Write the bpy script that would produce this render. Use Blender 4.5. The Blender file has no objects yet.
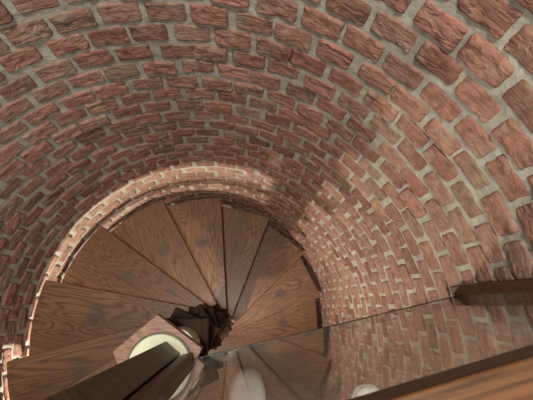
import bpy, bmesh, math
import numpy as np
from math import sin, cos, pi, radians, sqrt
from mathutils import Matrix, Vector

SC = bpy.context.scene
COL = SC.collection
rng = np.random.default_rng(7)

# ------------------------------------------------------------------ dimensions (metres, newel axis at the origin)
S = 0.78
R_WALL = 1.019 * S
R_TREAD = 0.985 * S
RISE = 0.219 * S
STEP = 0.437
PHASE = 3.400
OFF = 0.118 * S
T_TH = 0.036
Z_LAND = 0.683
GROUND_K = 17
Z_GROUND = -GROUND_K * RISE - 0.0
COURSE = 0.098 * S
Z_J0 = 1.152 * S
U = Vector((cos(radians(12.4)), sin(radians(12.4)), 0))    # along the glass pane
N = Vector((U.y, -U.x, 0))                                  # towards the landing
PANE = 0.0295


# ------------------------------------------------------------------ node helpers
def mat(name):
    m = bpy.data.materials.new(name)
    m.use_nodes = True
    nt = m.node_tree
    nt.nodes.clear()
    return m, nt


def nd(nt, typ, **kw):
    n = nt.nodes.new(typ)
    for k, v in kw.items():
        if k == 'ins':
            for kk, vv in v.items():
                n.inputs[kk].default_value = vv
        else:
            setattr(n, k, v)
    return n


def ramp(nt, stops, interp='LINEAR'):
    n = nt.nodes.new('ShaderNodeValToRGB')
    cr = n.color_ramp
    cr.interpolation = interp
    while len(cr.elements) < len(stops):
        cr.elements.new(0.5)
    for e, (p, c) in zip(cr.elements, stops):
        e.position = p
        e.color = (c[0], c[1], c[2], 1)
    return n


def mixc(nt, fac, a, b, mode='MIX'):
    n = nt.nodes.new('ShaderNodeMix')
    n.data_type = 'RGBA'
    n.blend_type = mode
    for sock, v in ((n.inputs[0], fac), (n.inputs[6], a), (n.inputs[7], b)):
        if isinstance(v, (int, float)):
            sock.default_value = v
        elif isinstance(v, tuple):
            sock.default_value = (v[0], v[1], v[2], 1)
        else:
            nt.links.new(v, sock)
    return n.outputs[2]


def math_n(nt, op, a, b=None, c=None):
    n = nt.nodes.new('ShaderNodeMath')
    n.operation = op
    for i, v in enumerate((a, b, c)):
        if v is None:
            continue
        if isinstance(v, (int, float)):
            n.inputs[i].default_value = v
        else:
            nt.links.new(v, n.inputs[i])
    return n.outputs[0]


def finish(nt, base, rough, bump_h=None, bump_s=0.3, bump_d=0.002, coat=0.0, spec=0.5, metallic=0.0):
    b = nd(nt, 'ShaderNodeBsdfPrincipled')
    o = nd(nt, 'ShaderNodeOutputMaterial')
    for sock, v in ((b.inputs['Base Color'], base), (b.inputs['Roughness'], rough)):
        if isinstance(v, tuple):
            sock.default_value = (v[0], v[1], v[2], 1)
        elif isinstance(v, (int, float)):
            sock.default_value = v
        else:
            nt.links.new(v, sock)
    b.inputs['Coat Weight'].default_value = coat
    b.inputs['Coat Roughness'].default_value = 0.25
    b.inputs['Specular IOR Level'].default_value = spec
    b.inputs['Metallic'].default_value = metallic
    if bump_h is not None:
        bp = nd(nt, 'ShaderNodeBump', ins={'Strength': bump_s, 'Distance': bump_d})
        nt.links.new(bump_h, bp.inputs['Height'])
        nt.links.new(bp.outputs[0], b.inputs['Normal'])
    nt.links.new(b.outputs[0], o.inputs[0])
    return b


def oak(name, dark, mid, light, rough=0.5, coat=0.08, spec=0.35, spot=0.0, xo=0.0, gscale=1.0):
    """Stained oak, grain along local X."""
    m, nt = mat(name)
    L = nt.links
    tc = nd(nt, 'ShaderNodeTexCoord')
    oi = nd(nt, 'ShaderNodeObjectInfo')
    off = nd(nt, 'ShaderNodeVectorMath', operation='MULTIPLY', ins={1: (13.0, 7.0, 5.0)})
    cmb = nd(nt, 'ShaderNodeCombineXYZ')
    for i in range(3):
        L.new(oi.outputs['Random'], cmb.inputs[i])
    L.new(cmb.outputs[0], off.inputs[0])
    add = nd(nt, 'ShaderNodeVectorMath', operation='ADD')
    L.new(tc.outputs['Object'], add.inputs[0])
    L.new(off.outputs[0], add.inputs[1])
    # growth rings cut by a gently sloping saw plane
    mp = nd(nt, 'ShaderNodeMapping', ins={'Scale': (0.9 * gscale, 7.0 * gscale, 7.0)})
    L.new(add.outputs[0], mp.inputs[0])
    big = nd(nt, 'ShaderNodeTexNoise', ins={'Scale': 1.35, 'Detail': 2.0, 'Roughness': 0.45, 'Distortion': 0.5})
    L.new(mp.outputs[0], big.inputs['Vector'])
    mp2 = nd(nt, 'ShaderNodeMapping', ins={'Scale': (14, 60, 60)})
    L.new(add.outputs[0], mp2.inputs[0])
    wob = nd(nt, 'ShaderNodeTexNoise', ins={'Scale': 1.0, 'Detail': 2.0})
    L.new(mp2.outputs[0], wob.inputs['Vector'])
    ph = math_n(nt, 'ADD', math_n(nt, 'MULTIPLY', big.outputs[0], 165.0), math_n(nt, 'MULTIPLY', wob.outputs[0], 1.6))
    ring = math_n(nt, 'SINE', ph)
    ring01 = math_n(nt, 'MULTIPLY_ADD', ring, 0.5, 0.5)
    ring01 = math_n(nt, 'POWER', ring01, 1.6)
    mp3 = nd(nt, 'ShaderNodeMapping', ins={'Scale': (18, 420, 420)})
    L.new(add.outputs[0], mp3.inputs[0])
    fib = nd(nt, 'ShaderNodeTexNoise', ins={'Scale': 1.0, 'Detail': 3.0, 'Roughness': 0.6})
    L.new(mp3.outputs[0], fib.inputs['Vector'])
    pores = ramp(nt, [(0.36, (1, 1, 1)), (0.5, (0, 0, 0))])
    L.new(fib.outputs[0], pores.inputs[0])
    # plank-to-plank tone across the tread
    mp4 = nd(nt, 'ShaderNodeMapping', ins={'Scale': (0.7, 3.2, 3.0)})
    L.new(add.outputs[0], mp4.inputs[0])
    tone = nd(nt, 'ShaderNodeTexNoise', ins={'Scale': 1.0, 'Detail': 1.0})
    L.new(mp4.outputs[0], tone.inputs['Vector'])
    tr = ramp(nt, [(0.35, mid), (0.65, light)])
    L.new(tone.outputs[0], tr.inputs[0])
    c1 = mixc(nt, math_n(nt, 'MULTIPLY', ring01, 0.62), tr.outputs[0], dark)
    pf = math_n(nt, 'MULTIPLY', pores.outputs[0], math_n(nt, 'MULTIPLY_ADD', ring01, 0.35, 0.3))
    c2 = mixc(nt, pf, c1, (dark[0] * 0.5, dark[1] * 0.5, dark[2] * 0.5))
    if spot:
        # worn grey-green scuff where feet land, in the middle of the going
        mps = nd(nt, 'ShaderNodeMapping', ins={'Location': (-0.49, -0.03, 0), 'Scale': (1, 1, 0)})
        L.new(tc.outputs['Object'], mps.inputs[0])
        ln = nd(nt, 'ShaderNodeVectorMath', operation='LENGTH')
        L.new(mps.outputs[0], ln.inputs[0])
        nz = nd(nt, 'ShaderNodeTexNoise', ins={'Scale': 26.0, 'Detail': 3.0})
        L.new(add.outputs[0], nz.inputs['Vector'])
        d = math_n(nt, 'ADD', ln.outputs['Value'], math_n(nt, 'MULTIPLY', nz.outputs[0], 0.07))
        sp = ramp(nt, [(0.055, (1, 1, 1)), (0.085, (0, 0, 0))])
        L.new(d, sp.inputs[0])
        c2 = mixc(nt, math_n(nt, 'MULTIPLY', sp.outputs[0], math_n(nt, 'MULTIPLY', oi.outputs['Random'], spot)), c2, (0.045, 0.036, 0.024))
    h = math_n(nt, 'SUBTRACT', math_n(nt, 'MULTIPLY', ring01, -0.5), math_n(nt, 'MULTIPLY', pores.outputs[0], 0.6))
    finish(nt, c2, rough, h, 0.25, 0.0008, coat=coat, spec=spec)
    return m


M = {}
M['oak'] = oak('stained_oak', (0.052, 0.022, 0.009), (0.138, 0.066, 0.029), (0.185, 0.092, 0.041), spot=0.8)
M['oak_plate'] = oak('pinkish_oak', (0.11, 0.045, 0.026), (0.22, 0.11, 0.07), (0.27, 0.15, 0.09), gscale=2.2)
M['oak_dark'] = oak('dark_stained_oak', (0.030, 0.013, 0.007), (0.060, 0.027, 0.014), (0.085, 0.038, 0.019), rough=0.5)
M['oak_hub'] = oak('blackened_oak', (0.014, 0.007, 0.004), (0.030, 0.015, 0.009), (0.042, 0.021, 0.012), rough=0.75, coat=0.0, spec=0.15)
M['oak_post'] = oak('olive_brown_oak', (0.034, 0.022, 0.010), (0.072, 0.048, 0.025), (0.098, 0.067, 0.037), rough=0.45)
M['oak_rail'] = oak('orange_oak', (0.042, 0.017, 0.007), (0.088, 0.037, 0.013), (0.112, 0.049, 0.018), rough=0.4)
M['oak_floor'] = oak('landing_oak', (0.050, 0.024, 0.012), (0.105, 0.055, 0.028), (0.14, 0.074, 0.037))


def plain(name, col, rough, nscale=30.0, var=0.15, bump=0.1, metallic=0.0, spec=0.5):
    m, nt = mat(name)
    tc = nd(nt, 'ShaderNodeTexCoord')
    nz = nd(nt, 'ShaderNodeTexNoise', ins={'Scale': nscale, 'Detail': 4.0})
    nt.links.new(tc.outputs['Object'], nz.inputs['Vector'])
    lo = tuple(c * (1 - var) for c in col)
    hi = tuple(min(1, c * (1 + var)) for c in col)
    r = ramp(nt, [(0.3, lo), (0.7, hi)])
    nt.links.new(nz.outputs[0], r.inputs[0])
    finish(nt, r.outputs[0], rough, nz.outputs[0], bump, 0.001, metallic=metallic, spec=spec)
    return m


M['cream'] = plain('cream_painted_steel', (0.44, 0.46, 0.32), 0.45, 14, 0.08)
M['collar_rim'] = plain('dark_collar_rim', (0.05, 0.035, 0.02), 0.5)
M['shoe_white'] = plain('white_shoe_leather', (0.72, 0.71, 0.70), 0.55, 60, 0.06)
M['shoe_grey'] = plain('grey_shoe_lining', (0.35, 0.34, 0.33), 0.8, 80, 0.1)
M['sole'] = plain('white_rubber', (0.62, 0.61, 0.60), 0.6)
M['metal'] = plain('dark_steel', (0.03, 0.028, 0.026), 0.4, metallic=0.8)
M['stone'] = plain('pale_stone_floor', (0.62, 0.60, 0.55), 0.55, 6, 0.1)
M['plaster'] = plain('plaster', (0.55, 0.52, 0.46), 0.9, 20, 0.06)

# glass
m, nt = mat('clear_glass_pane')
tr = nd(nt, 'ShaderNodeBsdfTransparent', ins={'Color': (0.95, 0.96, 0.94, 1)})
gl = nd(nt, 'ShaderNodeBsdfGlossy', ins={'Color': (1, 1, 1, 1), 'Roughness': 0.0})
fr = nd(nt, 'ShaderNodeFresnel')
ge = nd(nt, 'ShaderNodeNewGeometry')
# same reflectance whichever side of the pane the ray meets
nt.links.new(math_n(nt, 'MULTIPLY_ADD', ge.outputs['Backfacing'], 1 / 1.5 - 1.5, 1.5), fr.inputs['IOR'])
mx = nd(nt, 'ShaderNodeMixShader')
o = nd(nt, 'ShaderNodeOutputMaterial')
nt.links.new(fr.outputs[0], mx.inputs[0])
nt.links.new(tr.outputs[0], mx.inputs[1])
nt.links.new(gl.outputs[0], mx.inputs[2])
nt.links.new(mx.outputs[0], o.inputs[0])
M['glass'] = m

# brick
m, nt = mat('handmade_brick')
at = nd(nt, 'ShaderNodeAttribute', attribute_name='brick_tone')
ah = nd(nt, 'ShaderNodeAttribute', attribute_name='brick_hue')
al = nd(nt, 'ShaderNodeAttribute', attribute_name='painted_light')
tc = nd(nt, 'ShaderNodeTexCoord')
nz = nd(nt, 'ShaderNodeTexNoise', ins={'Scale': 38.0, 'Detail': 6.0, 'Roughness': 0.65, 'Distortion': 0.4})
nt.links.new(tc.outputs['Object'], nz.inputs['Vector'])
nz2 = nd(nt, 'ShaderNodeTexNoise', ins={'Scale': 260.0, 'Detail': 4.0})
nt.links.new(tc.outputs['Object'], nz2.inputs['Vector'])
r1 = ramp(nt, [(0.0, (0.15, 0.068, 0.050)), (0.45, (0.24, 0.112, 0.084)), (1.0, (0.33, 0.165, 0.126))])
nt.links.new(at.outputs['Fac'], r1.inputs[0])
r2 = ramp(nt, [(0.0, (0.17, 0.115, 0.085)), (1.0, (0.29, 0.20, 0.15))])
nt.links.new(at.outputs['Fac'], r2.inputs[0])
c = mixc(nt, ah.outputs['Fac'], r1.outputs[0], r2.outputs[0])
dk = ramp(nt, [(0.30, (0.55, 0.55, 0.58)), (0.55, (1, 1, 1)), (0.75, (1.25, 1.2, 1.15))])
nt.links.new(nz.outputs[0], dk.inputs[0])
c = mixc(nt, 1.0, c, dk.outputs[0], 'MULTIPLY')
# mortar smears on the brick faces
nz3 = nd(nt, 'ShaderNodeTexNoise', ins={'Scale': 17.0, 'Detail': 5.0, 'Roughness': 0.7})
nt.links.new(tc.outputs['Object'], nz3.inputs['Vector'])
sm = ramp(nt, [(0.50, (0, 0, 0)), (0.70, (1, 1, 1))])
nt.links.new(nz3.outputs[0], sm.inputs[0])
c = mixc(nt, math_n(nt, 'MULTIPLY', sm.outputs[0], 0.55), c, (0.30, 0.25, 0.19))
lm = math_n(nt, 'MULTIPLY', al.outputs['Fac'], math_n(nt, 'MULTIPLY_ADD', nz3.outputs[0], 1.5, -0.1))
c = mixc(nt, lm, c, (0.66, 0.53, 0.40))  # bands of lamplight painted into the brick colour
# creases running along each brick (folds of the hand-thrown clay)
sep = nd(nt, 'ShaderNodeSeparateXYZ')
nt.links.new(tc.outputs['Object'], sep.inputs[0])
hz = nd(nt, 'ShaderNodeMapping', ins={'Scale': (14, 14, 48)})
nt.links.new(tc.outputs['Object'], hz.inputs[0])
cz = nd(nt, 'ShaderNodeTexNoise', ins={'Scale': 1.0, 'Detail': 3.0, 'Distortion': 0.9})
nt.links.new(hz.outputs[0], cz.inputs['Vector'])
cr = math_n(nt, 'ABSOLUTE', math_n(nt, 'SUBTRACT', cz.outputs[0], 0.5))
cr = math_n(nt, 'MINIMUM', math_n(nt, 'MULTIPLY', cr, 12.0), 1.0)
hh = math_n(nt, 'ADD', math_n(nt, 'MULTIPLY', cr, 0.8), math_n(nt, 'ADD', math_n(nt, 'MULTIPLY', nz.outputs[0], 0.9), math_n(nt, 'MULTIPLY', nz2.outputs[0], 0.35)))
finish(nt, c, 0.9, hh, 0.55, 0.005, spec=0.25)
M['brick'] = m

m, nt = mat('grey_mortar')
tc = nd(nt, 'ShaderNodeTexCoord')
al = nd(nt, 'ShaderNodeAttribute', attribute_name='painted_light')
nz = nd(nt, 'ShaderNodeTexNoise', ins={'Scale': 22.0, 'Detail': 6.0, 'Roughness': 0.7})
nt.links.new(tc.outputs['Object'], nz.inputs['Vector'])
r = ramp(nt, [(0.3, (0.195, 0.194, 0.162)), (0.5, (0.30, 0.295, 0.25)), (0.72, (0.42, 0.41, 0.35))])
nt.links.new(nz.outputs[0], r.inputs[0])
c = mixc(nt, al.outputs['Fac'], r.outputs[0], (0.62, 0.56, 0.45))  # same lamplight bands painted into the mortar
nz2 = nd(nt, 'ShaderNodeTexNoise', ins={'Scale': 180.0, 'Detail': 4.0})
nt.links.new(tc.outputs['Object'], nz2.inputs['Vector'])
finish(nt, c, 0.95, math_n(nt, 'ADD', nz.outputs[0], math_n(nt, 'MULTIPLY', nz2.outputs[0], 0.4)), 0.8, 0.005, spec=0.2)
M['mortar'] = m


# ------------------------------------------------------------------ object helpers
def link(name, me, material=None, parent=None, loc=None, rotz=None):
    ob = bpy.data.objects.new(name, me)
    COL.objects.link(ob)
    if material is not None:
        me.materials.append(material)
    if parent is not None:
        ob.parent = parent
    if loc is not None:
        ob.location = loc
    if rotz is not None:
        ob.rotation_euler = (0, 0, rotz)
    return ob


def from_bm(name, bm, material, parent=None, loc=None, rotz=None, smooth=False):
    bmesh.ops.recalc_face_normals(bm, faces=bm.faces)
    me = bpy.data.meshes.new(name)
    bm.to_mesh(me)
    bm.free()
    if smooth:
        for p in me.polygons:
            p.use_smooth = True
    return link(name, me, material, parent, loc, rotz)


def prism(poly, z0, z1, bevel=0.0, seg=2):
    bm = bmesh.new()
    lo = [bm.verts.new((x, y, z0)) for x, y in poly]
    hi = [bm.verts.new((x, y, z1)) for x, y in poly]
    bm.faces.new(list(reversed(lo)))
    bm.faces.new(hi)
    n = len(poly)
    for i in range(n):
        bm.faces.new((lo[i], lo[(i + 1) % n], hi[(i + 1) % n], hi[i]))
    bmesh.ops.recalc_face_normals(bm, faces=bm.faces)
    if bevel:
        bmesh.ops.bevel(bm, geom=[e for e in bm.edges if len(e.link_faces) == 2 and e.calc_face_angle(0) > 0.5],
                        offset=bevel, segments=seg, affect='EDGES', profile=0.5, clamp_overlap=True)
    return bm


def obox(center, sx, sy, sz, bevel=0.002, seg=2):
    x, y, z = center
    return prism([(x - sx / 2, y - sy / 2), (x + sx / 2, y - sy / 2), (x + sx / 2, y + sy / 2), (x - sx / 2, y + sy / 2)],
                 z - sz / 2, z + sz / 2, bevel, seg)


def cyl(r, z0, z1, n=48, bevel=0.0, cx=0.0, cy=0.0):
    return prism([(cx + r * cos(2 * pi * i / n), cy + r * sin(2 * pi * i / n)) for i in range(n)], z0, z1, bevel)


def empty(name, loc=(0, 0, 0)):
    o = bpy.data.objects.new(name, None)
    COL.objects.link(o)
    o.location = loc
    return o


def tag(o, label=None, cat=None, kind=None, group=None):
    if label:
        o['label'] = label
    if cat:
        o['category'] = cat
    if kind:
        o['kind'] = kind
    if group:
        o['group'] = group


def to_mesh_np(name, verts, faces, mats, midx, attrs, smooth=True):
    me = bpy.data.meshes.new(name)
    nv, nf = len(verts), len(faces)
    me.vertices.add(nv)
    me.vertices.foreach_set('co', verts.astype(np.float32).ravel())
    me.loops.add(nf * 4)
    me.loops.foreach_set('vertex_index', faces.astype(np.int32).ravel())
    me.polygons.add(nf)
    me.polygons.foreach_set('loop_start', np.arange(nf, dtype=np.int32) * 4)
    me.polygons.foreach_set('loop_total', np.full(nf, 4, np.int32))
    me.polygons.foreach_set('material_index', midx.astype(np.int32))
    me.polygons.foreach_set('use_smooth', np.full(nf, smooth))
    for m_ in mats:
        me.materials.append(m_)
    for k, v in attrs.items():
        a = me.attributes.new(k, 'FLOAT', 'POINT')
        a.data.foreach_set('value', v.astype(np.float32))
    me.update(calc_edges=True)
    me.validate()
    return me


# ------------------------------------------------------------------ smooth lattice noise in numpy
_T = rng.random((64, 64, 64)).astype(np.float32)


def vnoise(p):
    i = np.floor(p).astype(int)
    f = p - i
    f = f * f * (3 - 2 * f)
    out = 0
    for dx in (0, 1):
        wx = f[..., 0] if dx else 1 - f[..., 0]
        for dy in (0, 1):
            wy = f[..., 1] if dy else 1 - f[..., 1]
            for dz in (0, 1):
                wz = f[..., 2] if dz else 1 - f[..., 2]
                out = out + wx * wy * wz * _T[(i[..., 0] + dx) % 64, (i[..., 1] + dy) % 64, (i[..., 2] + dz) % 64]
    return out * 2 - 1


# ------------------------------------------------------------------ the round brick wall
NB = 47                         # header bricks per course
PITCH = 2 * pi / NB
AZ_OPEN0, AZ_OPEN1 = radians(218), radians(363)    # opening above the landing, towards the hall
# protruding courses with painted-in lamplight, (z of the top joint, azimuth range)


def lit_band(z, az):
    """0..1: how much painted lamplight a course carries in one of two rings."""
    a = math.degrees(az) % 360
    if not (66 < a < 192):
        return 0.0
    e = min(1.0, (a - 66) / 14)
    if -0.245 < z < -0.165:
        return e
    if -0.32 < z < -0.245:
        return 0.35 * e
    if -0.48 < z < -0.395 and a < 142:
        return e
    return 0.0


def build_wall():
    V, F, MI, TONE, HUE, LIT = [], [], [], [], [], []
    base = 0
    i0 = int(math.floor((Z_J0 - 2.45) / COURSE))
    i1 = int(math.ceil((Z_J0 - Z_GROUND) / COURSE))
    for i in range(i0, i1):
        zt = Z_J0 - i * COURSE
        zc = zt - COURSE / 2
        if zc < Z_GROUND + 0.01:
            continue
        shift = (i % 2) * 0.5 + rng.normal(0, 0.03)
        near = zc > -0.1
        nu, nv = (22, 15) if zc > 0.25 else ((14, 10) if near else (10, 7))
        for j in range(NB):
            az = (j + shift) * PITCH + radians(3.8) + rng.normal(0, 0.0045)
            a = az % (2 * pi)
            if zc > Z_LAND - 0.02 and AZ_OPEN0 < a + (2 * pi if a < radians(3) else 0) < AZ_OPEN1:
                continue
            if zc > -0.05 and radians(215) < a < radians(350) and zc < Z_LAND:
                nu2, nv2 = 8, 6
            else:
                nu2, nv2 = nu, nv
            lit = lit_band(zc, a)
            hl = (R_WALL * PITCH - 0.0045 - abs(rng.normal(0, 0.003))) / 2
            hh_ = (COURSE - 0.0110 - abs(rng.normal(0, 0.003))) / 2
            dz = rng.normal(0, 0.0022)
            prot = rng.normal(0, 0.0018) + 0.002 * (lit > 0.3)
            tilt_u, tilt_v, roll = rng.normal(0, 0.015), rng.normal(-0.06, 0.03), rng.normal(0, 0.013)
            seed = rng.random(3) * 60
            u = np.linspace(-1, 1, nu2)
            v = np.linspace(-1, 1, nv2)
            # squeeze samples towards the rim so its roll-off is round
            u = np.sign(u) * (1 - (1 - np.abs(u)) ** 1.35)
            v = np.sign(v) * (1 - (1 - np.abs(v)) ** 1.35)
            UU, VV = np.meshgrid(u, v, indexing='ij')
            # rounded rectangle outline with ragged edge
            e = 14.0
            q = (np.abs(UU) ** e + np.abs(VV) ** e) ** (1 / e)
            mx_ = np.maximum(np.abs(UU), np.abs(VV))
            sc = np.where(q > 1e-6, mx_ / np.maximum(q, 1e-6), 1)
            X = UU * sc * hl
            Z = VV * sc * hh_
            ang = np.stack([UU * 1.7 + seed[0], VV * 1.3 + seed[1], np.full_like(UU, seed[2])], -1)
            rag = vnoise(ang * 1.6)
            rag2 = vnoise(ang * 4 + 9)
            X = X * (1 + 0.03 * rag)
            Z = Z * (1 + 0.06 * vnoise(np.stack([UU * 2.2 + seed[1], np.sign(VV) * 3 + seed[0], np.full_like(UU, 2.0)], -1)) * np.abs(VV) + 0.03 * rag2 * np.abs(VV))
            X, Z = X - roll * Z, Z + roll * X
            edge = np.clip((1 - mx_), 0, 1)
            rim = np.sqrt(np.clip(1 - (1 - np.clip(edge / 0.17, 0, 1)) ** 2, 0, 1))
            # folds: ridged noise stretched along the brick
            fp = np.stack([X / 0.034 + seed[0], Z / 0.0115 + seed[1] + 0.8 * rag, np.full_like(X, seed[2])], -1)
            fold = 1 - np.abs(vnoise(fp)) * 2.2
            face = 0.0024 * np.clip(fold, -1, 1) + 0.0030 * vnoise(fp * 0.45 + 5) + 0.0016 * rag2
            depth = -0.018 * (1 - rim) + rim * np.maximum(face + prot + tilt_u * X + tilt_v * Z, -0.0008 + 0.35 * (face + 0.0005))
            rr = R_WALL - depth - 0.0
            th = az + X / R_WALL
            P = np.stack([rr * np.cos(th), rr * np.sin(th), zc + dz + Z], -1).reshape(-1, 3)
            idx = np.arange(nu2 * nv2).reshape(nu2, nv2) + base
            Q = np.stack([idx[:-1, :-1], idx[:-1, 1:], idx[1:, 1:], idx[1:, :-1]], -1).reshape(-1, 4)
            V.append(P)
            F.append(Q)
            MI.append(np.zeros(len(Q)))
            n = nu2 * nv2
            TONE.append(np.full(n, np.clip(rng.normal(0.5, 0.2), 0, 1)))
            HUE.append(np.full(n, float(np.clip(rng.beta(1.2, 2.6), 0, 1))))
            LIT.append(np.full(n, lit * 0.35 * np.clip(rng.normal(0.85, 0.2), 0.3, 1)))
            base += n
    # mortar bed behind the bricks

    def sheet(a0, a1, z0, z1, na, nz_):
        nonlocal base
        A, Z = np.meshgrid(np.linspace(a0, a1, na), np.linspace(z0, z1, nz_), indexing='ij')
        pp = np.stack([A * 9, Z * 11, A * 0 + 3], -1)
        rr = R_WALL + 0.0040 + 0.0014 * vnoise(pp * 2) + 0.0014 * vnoise(pp * 6 + 7)
        lit_mort = np.zeros_like(A)
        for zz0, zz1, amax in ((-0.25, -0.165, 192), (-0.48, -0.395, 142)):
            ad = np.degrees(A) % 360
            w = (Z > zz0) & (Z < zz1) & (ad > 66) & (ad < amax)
            lit_mort = np.where(w, np.clip((ad - 66) / 14, 0, 1), lit_mort)
        rr = rr - 0.002 * (lit_mort > 0.3)
        P = np.stack([rr * np.cos(A), rr * np.sin(A), Z], -1).reshape(-1, 3)
        idx = np.arange(na * nz_).reshape(na, nz_) + base
        Q = np.stack([idx[:-1, :-1], idx[:-1, 1:], idx[1:, 1:], idx[1:, :-1]], -1).reshape(-1, 4)
        V.append(P)
        F.append(Q)
        MI.append(np.ones(len(Q)))
        n = len(P)
        TONE.append(np.zeros(n))
        HUE.append(np.zeros(n))
        LIT.append(lit_mort.ravel() * 0.2)
        base += n
    sheet(0, 2 * pi, Z_GROUND, Z_LAND - 0.02, 420, 260)
    sheet(radians(3), radians(218), Z_LAND - 0.02, 2.44, 360, 240)
    # outer skin gives the wall its thickness

    def outer(a0, a1, z0, z1, na, caps):
        nonlocal base
        A = np.linspace(a0, a1, na)
        ring = []
        for r_, z_ in ((R_WALL + 0.012, z0), (R_WALL + 0.13, z0), (R_WALL + 0.13, z1), (R_WALL + 0.012, z1)):
            ring.append(np.stack([r_ * np.cos(A), r_ * np.sin(A), np.full_like(A, z_)], -1))
        P = np.stack(ring, 1).reshape(-1, 3)
        idx = np.arange(na * 4).reshape(na, 4) + base
        Q = [np.stack([idx[:-1, k], idx[:-1, k + 1], idx[1:, k + 1], idx[1:, k]], -1) for k in range(3)]
        if caps:
            Q += [idx[:1, :], idx[-1:, ::-1]]
        Q = np.concatenate(Q)
        V.append(P)
        F.append(Q)
        MI.append(np.ones(len(Q)))
        n = len(P)
        TONE.append(np.zeros(n))
        HUE.append(np.zeros(n))
        LIT.append(np.zeros(n))
        base += n
    outer(0, 2 * pi, Z_GROUND, Z_LAND - 0.02, 97, False)
    outer(radians(3), radians(218), Z_LAND - 0.02, 2.44, 61, True)
    me = to_mesh_np('wall_round', np.concatenate(V), np.concatenate(F), [M['brick'], M['mortar']],
                    np.concatenate(MI), {'brick_tone': np.concatenate(TONE), 'brick_hue': np.concatenate(HUE),
                                         'painted_light': np.concatenate(LIT)})
    ob = bpy.data.objects.new('wall_round', me)
    COL.objects.link(ob)
    tag(ob, 'curved wall of handmade red bricks in thick grey mortar around the stair', kind='structure')
    return ob


build_wall()

# ------------------------------------------------------------------ ground floor at the foot of the stair
g = from_bm('floor_ground', cyl(R_WALL + 0.12, Z_GROUND - 0.08, Z_GROUND - 0.001, 64), M['stone'])
tag(g, 'pale stone floor at the foot of the stairwell', kind='structure')

# ------------------------------------------------------------------ the landing
Ucut = PANE + 0.002


def sector_south(r, off):
    """points of the disc of radius r on the landing side of the pane plane."""
    h = sqrt(r * r - off * off)
    a0 = math.atan2(*( (U * h + N * off).yx ))
    a1 = math.atan2(*( (U * -h + N * off).yx ))
    while a1 > a0:
        a1 -= 2 * pi
    return [(r * cos(a0 + (a1 - a0) * t / 40), r * sin(a0 + (a1 - a0) * t / 40)) for t in range(41)]


def clip_poly(poly, n, d):
    """keep the side where p.n <= d."""
    out = []
    for k in range(len(poly)):
        p, q = poly[k], poly[(k + 1) % len(poly)]
        a, b = p[0] * n[0] + p[1] * n[1] - d, q[0] * n[0] + q[1] * n[1] - d
        if a <= 0:
            out.append(p)
        if (a < 0 < b) or (b < 0 < a):
            t = a / (a - b)
            out.append((p[0] + (q[0] - p[0]) * t, p[1] + (q[1] - p[1]) * t))
    return out


land = sector_south(R_WALL + 0.005, Ucut)
land = clip_poly(land, (cos(radians(172)), sin(radians(172))), 0.05)
fl = from_bm('floor_landing', prism(land, Z_LAND - 0.04, Z_LAND, 0.002), M['oak_floor'])
tag(fl, 'dark oak landing behind the glass pane', kind='structure')
arc = [(0.803 * cos(radians(a_)), 0.803 * sin(radians(a_))) for a_ in list(range(222, 361, 3)) + [362.9]]
far = [(2.3 * cos(radians(a_)), 2.3 * sin(radians(a_))) for a_ in [362.9] + list(range(360, 221, -3))]
hf = from_bm('floor_hall', prism(arc + far, Z_LAND - 0.018, Z_LAND), M['oak_floor'])
tag(hf, 'dark oak floor of the hall beyond the landing', kind='structure')

# ------------------------------------------------------------------ the spiral staircase
stair = empty('spiral_staircase', (0, 0, Z_GROUND))
tag(stair, 'brown oak spiral staircase winding down round a central newel', 'staircase')


def L2(x):                       # world z -> stair-local z
    return x - Z_GROUND


def tread_poly(flat=False, th0=STEP, rt=R_TREAD):
    """local x along the nosing, y towards the back (counter-clockwise)."""
    no = -OFF                                   # nosing line y = -OFF
    xo = sqrt(rt * rt - OFF * OFF)
    pts = [(0.0852, no), (xo, no)]
    a0 = math.atan2(no, xo)
    # back edge: the nosing line of the tread above, moved back by the overlap
    db = OFF - 0.045
    bx, by = cos(th0), sin(th0)
    # point on back edge at radius rt: P = s*(bx,by) + db*(by,-bx)
    s = sqrt(rt * rt - db * db)
    Pb = (s * bx + db * by, s * by - db * bx)
    a1 = math.atan2(Pb[1], Pb[0])
    for k in range(1, 16):
        t = k / 16
        a = a0 + (a1 - a0) * t
        sag = (1 - cos((a1 - a0) / 2)) * rt
        r = rt - (sag * 0.85 * (1 - (2 * t - 1) ** 2) if flat else 0)
        pts.append((r * cos(a), r * sin(a)))
    pts.append(Pb)
    # towards the hub
    yb = 0.072
    s2 = (yb + db * bx) / by
    pts.append((s2 * bx + db * by, yb))
    pts.append((0.0852, yb))
    return pts


def hub_mesh():
    bm = prism([(-0.074, -OFF - 0.001), (0.085, -OFF - 0.001), (0.085, 0.073), (-0.074, 0.073)], -T_TH - 0.004, 0.001, 0.004, 2)
    bmesh.ops.recalc_face_normals(bm, faces=bm.faces)
    me = bpy.data.meshes.new('hub_block')
    bm.to_mesh(me)
    bm.free()
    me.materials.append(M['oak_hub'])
    return me


def tread_mesh(flat, **kw):
    bm = prism(tread_poly(flat, **kw), -T_TH, 0, 0.0035, 2)
    bmesh.ops.recalc_face_normals(bm, faces=bm.faces)
    me = bpy.data.meshes.new('tread')
    bm.to_mesh(me)
    bm.free()
    me.materials.append(M['oak'])
    return me


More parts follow.
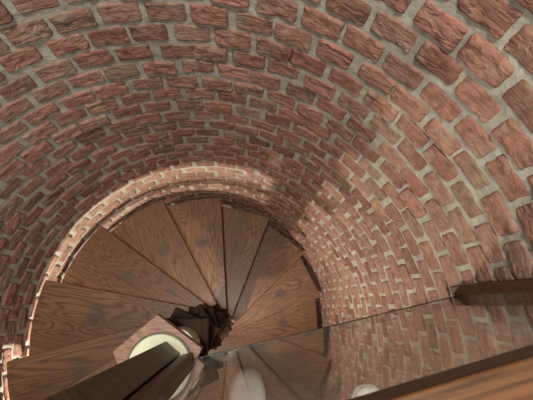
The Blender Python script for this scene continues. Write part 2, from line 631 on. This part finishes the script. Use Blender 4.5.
me_hub = hub_mesh()
me_arc, me_flat = tread_mesh(False), tread_mesh(True)
for k in range(-3, GROUND_K):
    a = PHASE - k * STEP
    if k == -1:
        a = PHASE + 0.30
    me = me_flat if k >= 5 else me_arc
    if k == -2:
        a = PHASE + 2 * STEP
    t = bpy.data.objects.new('tread', me)
    COL.objects.link(t)
    t.parent = stair
    t.location = (0, 0, L2(-k * RISE))
    t.rotation_euler = (0, 0, a)
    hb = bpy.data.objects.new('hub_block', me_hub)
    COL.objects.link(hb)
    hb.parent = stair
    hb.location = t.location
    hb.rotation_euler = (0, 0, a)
    if k == 0:
        tag(hb, 'dark stained block at the inner end of a tread')

# unseen boards added under the top treads to block stray lamp light
for k in range(-3, 1):
    a = PHASE + 0.30 if k == -1 else PHASE - k * STEP
    rbm = prism([(0.03, -OFF + 0.018), (R_TREAD - 0.03, -OFF + 0.018), (R_TREAD - 0.03, -OFF + 0.034), (0.03, -OFF + 0.034)],
                -RISE + 0.0012, -T_TH - 0.0045, 0.001, 1)
    rz = from_bm('light_baffle', rbm, M['oak'], stair, (0, 0, L2(-k * RISE)), a)

# newel core, built of painted steel spacers between the tread ends
for k in range(-4, GROUND_K):
    z1 = -k * RISE - T_TH if k > -4 else Z_LAND - 0.0385
    z0 = -(k + 1) * RISE
    if k == GROUND_K - 1:
        z0 = Z_GROUND
    from_bm('spacer', cyl(0.052, L2(z0 + 0.0012), L2(z1 - 0.0042), 40, 0.001), M['cream'], stair, smooth=False)

# ------------------------------------------------------------------ glass balustrade
bal = empty('glass_balustrade', (U * 0.4 + N * PANE + Vector((0, 0, Z_LAND))))
tag(bal, 'clear glass balustrade with square oak newel post and orange oak handrail at the landing edge', 'railing')
# plate, collar and post on top of the newel
plate = [(-0.149, 0.000), (-0.045, 0.090), (0.073, 0.007), (0.050, -0.045), (-0.040, -0.105), (-0.132, -0.034)]
plate = clip_poly(plate, (N.x, N.y), 0.0305)
pt = from_bm('newel_plate', prism(list(reversed(plate)), L2(Z_LAND - 0.04), L2(Z_LAND), 0.002), M['oak_plate'], bal, Vector((0, 0, Z_GROUND)) - bal.location)
tag(pt, 'pinkish oak plate under the cream collar')
CX, CY = -0.030, -0.035
rim = from_bm('collar_rim', cyl(0.0815, L2(Z_LAND + 0.0002), L2(Z_LAND + 0.004), 64, 0.001, CX, CY), M['collar_rim'], bal, Vector((0, 0, Z_GROUND)) - bal.location)
col = from_bm('collar', cyl(0.077, L2(Z_LAND + 0.0042), L2(Z_LAND + 0.012), 64, 0.002, CX, CY), M['cream'], bal, Vector((0, 0, Z_GROUND)) - bal.location)
tag(col, 'cream round collar at the foot of the post')
# square post: corners measured at the collar
pa, pb, pc = Vector((-0.016, 0.026)), Vector((0.021, -0.004)), Vector((-0.012, -0.044))
pd = pa + pc - pb
zc0 = Z_LAND + 0.0122
post = from_bm('newel_post', prism([tuple(pa), tuple(pd), tuple(pc), tuple(pb)], L2(zc0), L2(1.62), 0.002), M['oak_post'], bal, Vector((0, 0, Z_GROUND)) - bal.location)
tag(post, 'olive brown square oak newel post')

ROT = math.atan2(U.y, U.x)


def bal_box(name, u0, u1, n0, n1, z0, z1, material, bevel=0.002, yaw=0.0):
    """box in the pane's frame: u along the pane, n towards the landing."""
    cu, cn, cz = (u0 + u1) / 2, (n0 + n1) / 2, (z0 + z1) / 2
    bm = obox((0, 0, 0), u1 - u0, n1 - n0, z1 - z0, bevel, 3)
    ob = from_bm(name, bm, material, bal)
    w = U * cu + N * cn + Vector((0, 0, cz)) - bal.location
    ob.location = w
    ob.rotation_euler = (0, 0, ROT + yaw)
    return ob


Z_RAIL = 1.413
bal_box('glass_pane', 0.049, 0.786, PANE, PANE + 0.010, Z_LAND + 0.002, Z_RAIL + 0.004, M['glass'], 0.0)
bal_box('base_channel', 0.049, 0.786, PANE - 0.001, PANE + 0.011, Z_LAND - 0.012, Z_LAND + 0.0015, M['metal'], 0.0005)
RY = radians(1.75)
rl = bal_box('handrail', 0.03, 0.80, 0.0128, 0.083, Z_RAIL + 0.0285, Z_RAIL + 0.035, M['oak_rail'], 0.003, RY)
rb = bal_box('rail_shaded_side', 0.03, 0.80, 0.0128, 0.081, Z_RAIL, Z_RAIL + 0.0285, M['oak_dark'], 0.002, RY)  # shade on the handrail's side, put into a darker oak colour
ep = [tuple((U * u_ + N * n_ - bal.location)[:2]) for u_, n_ in ((0.0225, 0.0118), (0.048, 0.0118), (0.048, 0.090), (-0.03, 0.090), (-0.03, 0.0500))]
from_bm('end_post', prism(ep[::-1], 0.0125, Z_RAIL - Z_LAND - 0.0005, 0.0015), M['oak_dark'], bal)
bal_box('wall_batten', 0.770, 0.797, PANE - 0.027, PANE - 0.001, Z_LAND - 0.034, Z_RAIL - 0.001, M['oak_dark'], 0.004)


# ------------------------------------------------------------------ shoes on the landing
def shoe(loc, rz, label):
    root = empty('shoe', loc)
    root.rotation_euler = (0, 0, rz)
    tag(root, label, 'shoe', group='pair of white shoes on the landing')
    # outline of a right-ish sole, toe towards +y
    out = [(0, 0.0), (0.020, -0.002), (0.036, -0.016), (0.045, -0.045), (0.047, -0.085), (0.041, -0.135), (0.035, -0.18), (0.036, -0.235), (0.029, -0.272), (0.0, -0.285)]
    half = out + [(-x, y) for x, y in reversed(out[1:-1])]

    def loft(levels, name, material):
        bm = bmesh.new()
        rings = []
        for sc, z, dy in levels:
            rings.append([bm.verts.new((x * sc, (y + 0.14) * (1 - (1 - sc) * 0.35) - 0.14 + dy, z if not callable(z) else z(y))) for x, y in half])
        n = len(half)
        for a_, b_ in zip(rings, rings[1:]):
            for k in range(n):
                bm.faces.new((a_[k], a_[(k + 1) % n], b_[(k + 1) % n], b_[k]))
        bm.faces.new(list(reversed(rings[0])))
        bm.faces.new(rings[-1])
        ob = from_bm(name, bm, material, root, smooth=True)
        sd = ob.modifiers.new('sub', 'SUBSURF')
        sd.levels = sd.render_levels = 2
        return ob
    loft([(0.98, 0.0005, 0), (1.0, 0.004, 0), (1.0, 0.020, 0), (0.985, 0.025, 0)], 'sole', M['sole'])
    h = lambda k: (lambda y: 0.025 + k * (0.018 + 0.05 * min(1, max(0, (-y - 0.02) / 0.17))))
    loft([(0.93, 0.0252, 0), (0.95, h(0.25), 0), (0.90, h(0.6), -0.002), (0.70, h(0.9), -0.004), (0.45, h(1.0), -0.006)], 'upper', M['shoe_white'])
    # tongue and laces over the instep
    tb = obox((0, -0.165, 0.088), 0.034, 0.085, 0.008, 0.003)
    from_bm('tongue', tb, M['shoe_grey'], root)
    for q in range(4):
        lb = obox((0, -0.13 - q * 0.02, 0.0945), 0.046, 0.006, 0.004, 0.0015)
        from_bm('lace', lb, M['sole'], root)
    return root


shoe((0.186, -0.040, Z_LAND + 0.0005), radians(2), 'white shoe behind the glass, the one nearer the newel post')
shoe((0.490, -0.078, Z_LAND + 0.0005), radians(-6), 'white shoe half hidden by the handrail, the one nearer the wall')

# ------------------------------------------------------------------ light


def area(name, loc, target, size, power, colr, spot=False):
    ld = bpy.data.lights.new(name, 'AREA')
    ld.shape = 'DISK'
    ld.size = size
    ld.energy = power
    ld.color = colr
    o_ = bpy.data.objects.new(name, ld)
    COL.objects.link(o_)
    o_.location = loc
    d = Vector(target) - Vector(loc)
    o_.rotation_euler = d.to_track_quat('-Z', 'Y').to_euler()
    return o_


def point(name, loc, r, power, colr):
    ld = bpy.data.lights.new(name, 'POINT')
    ld.shadow_soft_size = r
    ld.energy = power
    ld.color = colr
    o_ = bpy.data.objects.new(name, ld)
    COL.objects.link(o_)
    o_.location = loc


# wall lamp under the landing: it throws the newel's shadow and slips between the treads
LA = radians(238)
point('under_landing_lamp', (0.68 * cos(LA), 0.68 * sin(LA), -0.30), 0.020, 60, (1.0, 0.90, 0.76))
area('ceiling_lamp', (-0.05, 0.1, 3.2), (0.0, 0.1, 0), 0.3, 52, (1.0, 0.93, 0.83))
area('hall_lamp', (0.2, -1.3, 2.4), (0.2, 0.1, 0.5), 0.5, 10, (1.0, 0.90, 0.76))

w = bpy.data.worlds.new('world')
SC.world = w
w.use_nodes = True
bg = w.node_tree.nodes['Background']
bg.inputs[0].default_value = (1.0, 0.95, 0.89, 1)
bg.inputs[1].default_value = 0.55

# ------------------------------------------------------------------ camera
F_PX = 397.9
nx, ny = 241.19, 305.41
d = Vector((nx - 266.5, -(ny - 200), -F_PX)).normalized()
up = -d
x = (Vector((1, 0, 0)) - up * up.x).normalized()
y = up.cross(x)
Rcw = Matrix((x, y, up))          # rows: world axes in camera coordinates
cam = bpy.data.cameras.new('camera')
co = bpy.data.objects.new('camera', cam)
COL.objects.link(co)
co.matrix_world = Matrix.Translation((0.218 * S, 0.143 * S, 2.257 * S)) @ Rcw.to_4x4()
cam.sensor_width = 36
cam.lens = F_PX / 533 * 36
cam.clip_start = 0.02
cam.dof.use_dof = True
cam.dof.focus_distance = 2.4
cam.dof.aperture_fstop = 14
SC.camera = co

SC.view_settings.view_transform = 'Standard'
SC.view_settings.look = 'None'
SC.view_settings.exposure = 0.36
SC.view_settings.gamma = 1.0
SC.view_settings.use_curve_mapping = False
